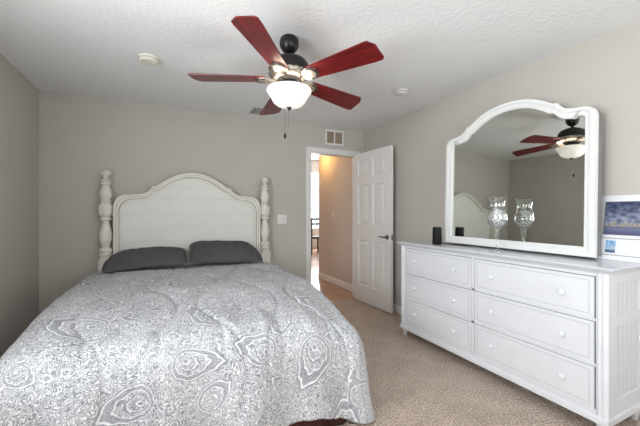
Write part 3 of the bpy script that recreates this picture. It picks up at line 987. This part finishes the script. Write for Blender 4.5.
def mir_half(ins):
    hw_ = (MY1 - MY0) / 2
    half = [(hw_ - ins, ins + 0.012), (hw_ - ins, 0.905)]
    for k in range(1, 7):
        a = k / 6 * PI / 2
        half.append((hw_ - ins - 0.075 * (1 - math.cos(a)), 0.905 + 0.070 * math.sin(a) - ins * k / 6))
    cv = catmull([(hw_ - 0.075, 0.975), (0.455, 0.982), (0.405, 0.998), (0.375, 1.026)], 5)[1:]
    half += [(y - ins * 0.35, z - ins) for y, z in cv]
    half.append((0.360 - ins * 0.4, 1.046 - ins))
    half += [(y - ins * .4 * (y / .345), z - ins) for y, z in catmull([(0.335, 1.048), (0.26, 1.094), (0.17, 1.132), (0.08, 1.150), (0.0, 1.155)], 5)]
    return half


def mfull(ins): return full(mir_half(ins), 0.0)


bm = B(); prism(bm, mfull(0.0), 'x', -0.006, 0.018, mfull(0.062)); fr = obj('frame', bm, 'mirrorframe', mir)
bm = B(); prism(bm, mfull(0.002), 'x', -0.020, -0.004, mfull(0.024)); obj('outer_moulding', bm, 'mirrorframe', fr)
bm = B(); prism(bm, mfull(0.042), 'x', -0.012, -0.004, mfull(0.056)); obj('inner_bead', bm, 'mirrorframe', fr)
bm = B(); prism(bm, mfull(0.055), 'x', 0.008, 0.014); obj('mirror_glass', bm, 'mirror', mir)
bm = B(); prism(bm, mfull(0.006), 'x', 0.0185, 0.080); obj('backing_board', bm, 'backing', mir)['label'] = 'grey backing board'

# ------------------------------------------------------------------ things on the dresser
ch = thing('candle_holder', 'tall clear glass hurricane holder with white lattice ball, on dresser before mirror', 'candle holder', (2.262, 1.617, DZ + 0.0005))
bm = B()
outer = [(0.052, 0.0), (0.052, 0.005), (0.020, 0.012), (0.010, 0.025), (0.009, 0.095), (0.012, 0.112), (0.021, 0.124), (0.013, 0.136), (0.026, 0.148), (0.014, 0.160), (0.024, 0.170), (0.018, 0.177),
         (0.036, 0.184), (0.056, 0.202), (0.067, 0.230), (0.069, 0.260), (0.062, 0.297), (0.053, 0.332), (0.050, 0.354), (0.056, 0.387), (0.068, 0.412)]
inner = [(0.0655, 0.412), (0.0535, 0.387), (0.0475, 0.354), (0.0505, 0.332), (0.0595, 0.297), (0.0665, 0.260), (0.0645, 0.230), (0.054, 0.205), (0.034, 0.188), (0.004, 0.184)]
lathe(bm, outer + inner, 36)
obj('glass_holder', bm, 'glass', ch, True)
bm = B()
bmesh.ops.create_icosphere(bm, subdivisions=4, radius=0.059)
for v in bm.verts: v.co.z *= 1.12
obj('ball', bm, 'lattice', ch, True, loc=(0, 0, 0.255))['label'] = 'white lattice ball inside the glass'

sp = thing('speaker', 'small black cylinder speaker at far left end of white dresser', 'speaker', (2.270, 2.222, DZ + 0.0005))
bm = B(); lathe(bm, [(0.039, 0), (0.042, 0.004), (0.040, 0.152), (0.038, 0.158), (0.030, 0.160)], 32); obj('body', bm, 'black', sp, True)
bm = B(); lathe(bm, [(0.033, 0.1595), (0.033, 0.162), (0.027, 0.163)], 32); obj('top_ring', bm, 'nickel', sp, True)['label'] = 'pale metal top rim'
bm = B()
tube(bm, catmull([(2.318, 2.222, DZ + .004), (2.345, 2.20, DZ + .004), (2.372, 2.16, DZ + .004), (2.352, 2.11, DZ + .004), (2.360, 2.05, DZ + .004), (2.374, 1.97, DZ + .004)], 6), 0.0032, 8)
tag(obj('power_cable', bm, 'black', smooth=True), 'thin black cable lying along foot of mirror', 'cable')

# collage frame leaning on the wall at the near end
tilt = math.atan2(0.075, 0.405)
pf = thing('picture_frame', 'white collage frame with skyline pictures leaning at near end of dresser', 'picture frame', (2.505, 1.113, DZ + 0.001), (0, tilt, 0))
WF, HF = 0.33, 0.412
bm = B(); bx(bm, 0, 0.016, -WF, 0, 0.0, HF, 0.003); obj('frame_board', bm, 'paper', pf, True)
def framed(nm, y0, y1, z0, z1, mcol, w=0.0035):
    bm = B(); prism(bm, [(y0, z0), (y1, z0), (y1, z1), (y0, z1)], 'x', -0.004, 0.001, [(y0 + w, z0 + w), (y1 - w, z0 + w), (y1 - w, z1 - w), (y0 + w, z1 - w)])
    return obj(nm, bm, mcol, pf)
def picture(nm, y0, y1, z0, z1, m_, x, parent=None):
    bm = B()
    v = bx(bm, x, x + 0.002, y0, y1, z0, z1)
    uvl = bm.loops.layers.uv.new('uv')
    for f in bm.faces:
        for l in f.loops:
            l[uvl].uv = ((y1 - l.vert.co.y) / (y1 - y0), (l.vert.co.z - z0) / (z1 - z0))
    return obj(nm, bm, m_, parent or pf)
M['frameline'] = mat('grey opening edge', srgb(110, 108, 110), 0.5)
picture('skyline_print', -0.300, -0.034, 0.160, 0.368, 'night', -0.0015)['label'] = 'night city skyline print'
framed('opening_edge', -0.302, -0.032, 0.158, 0.370, 'frameline', 0.003)
framed('lower_opening_edge', -0.302, -0.022, 0.030, 0.138, 'frameline', 0.003)
picture('small_skyline_print', -0.100, -0.050, 0.046, 0.122, 'day', -0.0015)['label'] = 'small daytime skyline picture'

# ------------------------------------------------------------------ ceiling fan
FCX, FCY = 0.75, 2.03
fan = thing('ceiling_fan', 'dark bronze ceiling fan with five cherry red blades and lit bowl', 'ceiling fan', (FCX, FCY, H))
bm = B(); lathe(bm, [(0.046, 0.0), (0.058, -0.010), (0.065, -0.034), (0.063, -0.060), (0.050, -0.086), (0.030, -0.102), (0.016, -0.106)], 32); obj('canopy', bm, 'bronze', fan, True)
bm = B(); lathe(bm, [(0.014, -0.09), (0.014, -0.120), (0.022, -0.122), (0.024, -0.135)], 20); obj('downrod', bm, 'bronze', fan, True)
bm = B(); lathe(bm, [(0.030, -0.128), (0.070, -0.138), (0.110, -0.158), (0.130, -0.185), (0.136, -0.212), (0.134, -0.240)], 40); mh = obj('motor_housing', bm, 'bronze', fan, True)
bm = B()
lathe(bm, [(0.133, -0.240), (0.135, -0.246), (0.128, -0.262), (0.105, -0.285), (0.085, -0.292)], 60, lobes=20, lamp=0.035)
obj('vent_ring', bm, 'pewter', mh, True, angle=60)['label'] = 'pewter fluted vent ring'
bm = B(); lathe(bm, [(0.085, -0.288), (0.078, -0.300), (0.060, -0.310), (0.060, -0.328), (0.092, -0.334), (0.094, -0.345), (0.085, -0.350)], 40); lk = obj('light_fitter', bm, 'bronze', fan, True)
bm = B()
bo = [(0.138, -0.346), (0.146, -0.349), (0.149, -0.357), (0.145, -0.369), (0.134, -0.383), (0.124, -0.397), (0.117, -0.412), (0.106, -0.432), (0.084, -0.451), (0.052, -0.463), (0.015, -0.468)]
bi = [(0.012, -0.464), (0.050, -0.459), (0.081, -0.447), (0.102, -0.429), (0.113, -0.410), (0.120, -0.395), (0.130, -0.381), (0.141, -0.368), (0.144, -0.357), (0.136, -0.350)]
lathe(bm, bo + bi, 56, cap=False, lobes=0)
obj('lamp_bowl', bm, 'bowl', fan, True, angle=80)['label'] = 'glowing frosted glass bowl'
bm = B(); lathe(bm, [(0.012, -0.452), (0.022, -0.458), (0.024, -0.463), (0.014, -0.470), (0.010, -0.480), (0.003, -0.486)], 20); obj('finial', bm, 'bronze', fan, True)
for dx, ln in ((-0.034, 0.645), (-0.010, 0.600)):
    bm = B()
    z = -0.470
    while z > -ln:
        bmesh.ops.create_icosphere(bm, subdivisions=1, radius=0.0022, matrix=Matrix.Translation((dx, -0.012, z))); z -= 0.0046
    pc = obj('pull_chain', bm, 'chain', fan, True)
    if dx < -0.02:
        bm = B(); lathe(bm, [(0.003, -ln), (0.008, -ln - 0.006), (0.009, -ln - 0.022), (0.006, -ln - 0.032), (0.002, -ln - 0.036)], 14, (dx, -0.012)); obj('pull_fob', bm, 'bronze', pc, True)

A0 = 2.7423
PITCH = math.radians(-12)
for k in range(5):
    ang = A0 + k * 2 * PI / 5
    bm = B()
    out = [(0.155, -0.048), (0.165, -0.058), (0.58, -0.083), (0.600, -0.083), (0.634, -0.040), (0.642, 0.066), (0.631, 0.083), (0.58, 0.083), (0.165, 0.058), (0.155, 0.048)]
    out = [(x, y * 1.0) for x, y in out]
    prism(bm, out, 'z', -0.004, 0.004)
    bmesh.ops.bevel(bm, geom=[e for e in bm.edges if abs(e.verts[0].co.z - e.verts[1].co.z) < 1e-6], offset=0.0015, segments=1, affect='EDGES')
    bl = obj('blade', bm, 'cherry', fan, True, loc=(0, 0, -0.282), angle=30)
    bl.rotation_mode = 'XYZ'
    bl.rotation_euler = (Matrix.Rotation(-0.085, 3, Vector((math.cos(YAW), -math.sin(YAW), 0))) @ Matrix.Rotation(ang, 3, 'Z') @ Matrix.Rotation(PITCH, 3, 'X')).to_euler()
    # blade iron: arm from the motor, spade plate under the blade with a dark inlaid ring
    bm = B()
    sp_out = [(0.112, -0.026), (0.135, -0.045), (0.168, -0.054), (0.202, -0.046), (0.226, -0.020), (0.230, 0.0), (0.226, 0.020), (0.202, 0.046), (0.168, 0.054), (0.135, 0.045), (0.112, 0.026), (0.085, 0.020), (0.085, -0.020)]
    prism(bm, sp_out, 'z', -0.012, -0.0045)
    br_ = obj('blade_bracket', bm, 'pewter', bl, True); br_['label'] = 'pewter blade bracket'
    bm = B()
    arc_ = np.linspace(-1.9, 1.9, 22)
    o1 = [(0.176 + 0.048 * math.cos(t), 0.047 * math.sin(t)) for t in arc_] + [(0.172 + 0.040 * math.cos(t), 0.039 * math.sin(t)) for t in arc_[::-1]]
    prism(bm, o1, 'z', -0.0155, -0.0115)
    ri = obj('bracket_ring', bm, 'bronze', bl); ri['label'] = 'dark curved rim on the bracket'
# the fan's own lamp: bulbs inside the bowl
for dx in (-0.035, 0.035):
    d = bpy.data.lights.new('fan_bulb', 'POINT'); d.energy = 3; d.color = (1.0, 0.90, 0.76); d.shadow_soft_size = 0.025
    o = bpy.data.objects.new('fan_bulb', d); o.location = (dx, 0, -0.405); o.parent = fan; COL.objects.link(o)


# ------------------------------------------------------------------ small things on ceiling and walls
def detector(name, x, y, r, m_, label):
    t = thing(name, label, 'smoke detector', (x, y, H))
    bm = B(); lathe(bm, [(r, 0), (r, -0.010), (r * 0.93, -0.014)], 36); obj('mounting_base', bm, m_, t, True)
    bm = B(); lathe(bm, [(r * 0.86, -0.012), (r * 0.86, -0.018)], 36); obj('vent_slot', bm, 'slot', t, True)
    bm = B(); lathe(bm, [(r * 0.93, -0.018), (r * 0.93, -0.026), (r * 0.80, -0.036), (r * 0.3, -0.040), (0.002, -0.040)], 36); obj('cover', bm, m_, t, True)
    bm = B(); lathe(bm, [(0.010, -0.036), (0.010, -0.042), (0.004, -0.043)], 16, (r * .45, -r * .2)); obj('test_button', bm, m_, t, True)


detector('smoke_detector', -0.105, 2.76, 0.072, 'detector', 'cream smoke detector on ceiling left of the fan')
detector('smoke_detector', 2.055, 2.46, 0.062, 'detector2', 'small white smoke detector on ceiling right of fan, near door')


def vent(name, root, w, h, cols_, m_, dark='ventdark'):
    """local: x width, z height, y- towards the viewer"""
    bm = B()
    e = 0.022
    bx(bm, -w / 2, w / 2, -0.010, 0, h / 2 - e, h / 2); bx(bm, -w / 2, w / 2, -0.010, 0, -h / 2, -h / 2 + e)
    bx(bm, -w / 2, -w / 2 + e, -0.010, 0, -h / 2 + e, h / 2 - e); bx(bm, w / 2 - e, w / 2, -0.010, 0, -h / 2 + e, h / 2 - e)
    for k in range(1, cols_):
        x = -w / 2 + w * k / cols_
        bx(bm, x - 0.008, x + 0.008, -0.010, 0, -h / 2 + e, h / 2 - e)
    obj('frame', bm, m_, root)
    bm = B(); bx(bm, -w / 2 + e, w / 2 - e, -0.0025, -0.0005, -h / 2 + e, h / 2 - e); obj('duct_opening', bm, dark, root)
    bm = B()
    n = int((h - 2 * e) / 0.013)
    for k in range(n):
        z = -h / 2 + e + 0.0065 + k * (h - 2 * e) / n
        v0 = [bm.verts.new(q) for q in ((-w / 2 + e, -0.008, z - 0.004), (w / 2 - e, -0.008, z - 0.004), (w / 2 - e, -0.003, z + 0.002), (-w / 2 + e, -0.003, z + 0.002))]
        bm.faces.new(v0)
    lo = obj('louvres', bm, dark, root)
    md = lo.modifiers.new('t', 'SOLIDIFY'); md.thickness = 0.001


v1 = thing('return_vent', 'white rectangular air vent with two brown grilles above the doorway', 'vent', (2.123, YB, 2.263))
vent('v', v1, 0.285, 0.205, 2, 'trim')
v2 = thing('ceiling_vent', 'grey square ceiling vent partly behind the fan blade', 'vent', (0.985, 3.66, H), (PI / 2, 0, 0))
vent('v', v2, 0.17, 0.20, 1, 'ventgrey', 'ventgrey')


def switch(name, label, loc, rz, gangs):
    t = thing(name, label, 'light switch', loc, (0, 0, rz))
    w = 0.072 + 0.046 * (gangs - 1)
    bm = B(); bx(bm, -w / 2, w / 2, -0.006, 0, -0.058, 0.058, 0.003); obj('switch_plate', bm, 'plate', t, True)
    for k in range(gangs):
        x = (k - (gangs - 1) / 2) * 0.046
        bm = B(); bx(bm, x - 0.016, x + 0.016, -0.0085, -0.005, -0.033, 0.033, 0.0015); obj('rocker', bm, 'detector2', t, True)


switch('light_switch', 'white double light switch on back wall between bed and door', (1.362, YB, 1.142), 0, 2)
switch('light_switch', 'single white light switch on the hall wall beyond doorway', (HX, 4.93, 1.19), -PI / 2, 1)

# door stop on the baseboard behind the door
bm = B(); tube(bm, [(XR - 0.014, 3.17, 0.05), (XR - 0.075, 3.17, 0.05)], [0.007, 0.006], 10); bmesh.ops.create_icosphere(bm, subdivisions=2, radius=0.011, matrix=Matrix.Translation((XR - 0.078, 3.17, 0.05)))
tag(obj('door_stop', bm, 'trim', smooth=True), 'white door stop on baseboard behind the open door', 'door stop')

# hall lamp just out of sight above the door head
hl = thing('hall_lamp', 'warm flush ceiling lamp in the hall beyond the doorway', 'ceiling lamp', (2.36, 5.20, H))
bm = B(); lathe(bm, [(0.13, 0), (0.13, -0.02), (0.12, -0.025)], 32); obj('lamp_base', bm, 'bronze', hl, True)
bm = B(); lathe(bm, [(0.118, -0.025), (0.105, -0.055), (0.07, -0.078), (0.02, -0.088)], 32); obj('lamp_glass', bm, 'hallglass', hl, True)
d = bpy.data.lights.new('hall_bulb', 'POINT'); d.energy = 9; d.color = (1.0, 0.54, 0.16); d.shadow_soft_size = 0.08
o = bpy.data.objects.new('hall_bulb', d); o.location = (0, 0, -0.16); o.parent = hl; COL.objects.link(o)

# dining chair and table in the far room
dc = thing('dining_chair', 'black slat-back dining chair in bright far room through doorway', 'chair', (3.98, 8.62, 0))
for sx, sy, top in ((-0.19, -0.19, 1.06), (0.19, -0.19, 1.06), (-0.19, 0.19, 0.46), (0.19, 0.19, 0.46)):
    bm = B(); bx(bm, sx - 0.02, sx + 0.02, sy - 0.02, sy + 0.02, 0, top, 0.004); obj('leg', bm, 'blackwood', dc, True)
bm = B(); bx(bm, -0.22, 0.22, -0.21, 0.22, 0.46, 0.52, 0.012); obj('seat', bm, 'blackwood', dc, True)
for z in (0.86, 1.00):
    bm = B(); bx(bm, -0.17, 0.17, -0.205, -0.18, z, z + 0.055, 0.004); obj('back_slat', bm, 'blackwood', dc, True)
dt = thing('dining_table', 'white dining table behind black chair in the far room', 'table', (4.35, 9.25, 0))
bm = B(); bx(bm, -0.6, 0.6, -0.38, 0.38, 0.71, 0.75, 0.006); obj('table_top', bm, 'table', dt, True)
for sx in (-0.52, 0.52):
    for sy in (-0.31, 0.31):
        bm = B(); bx(bm, sx - 0.03, sx + 0.03, sy - 0.03, sy + 0.03, 0, 0.71, 0.004); obj('leg', bm, 'table', dt, True)
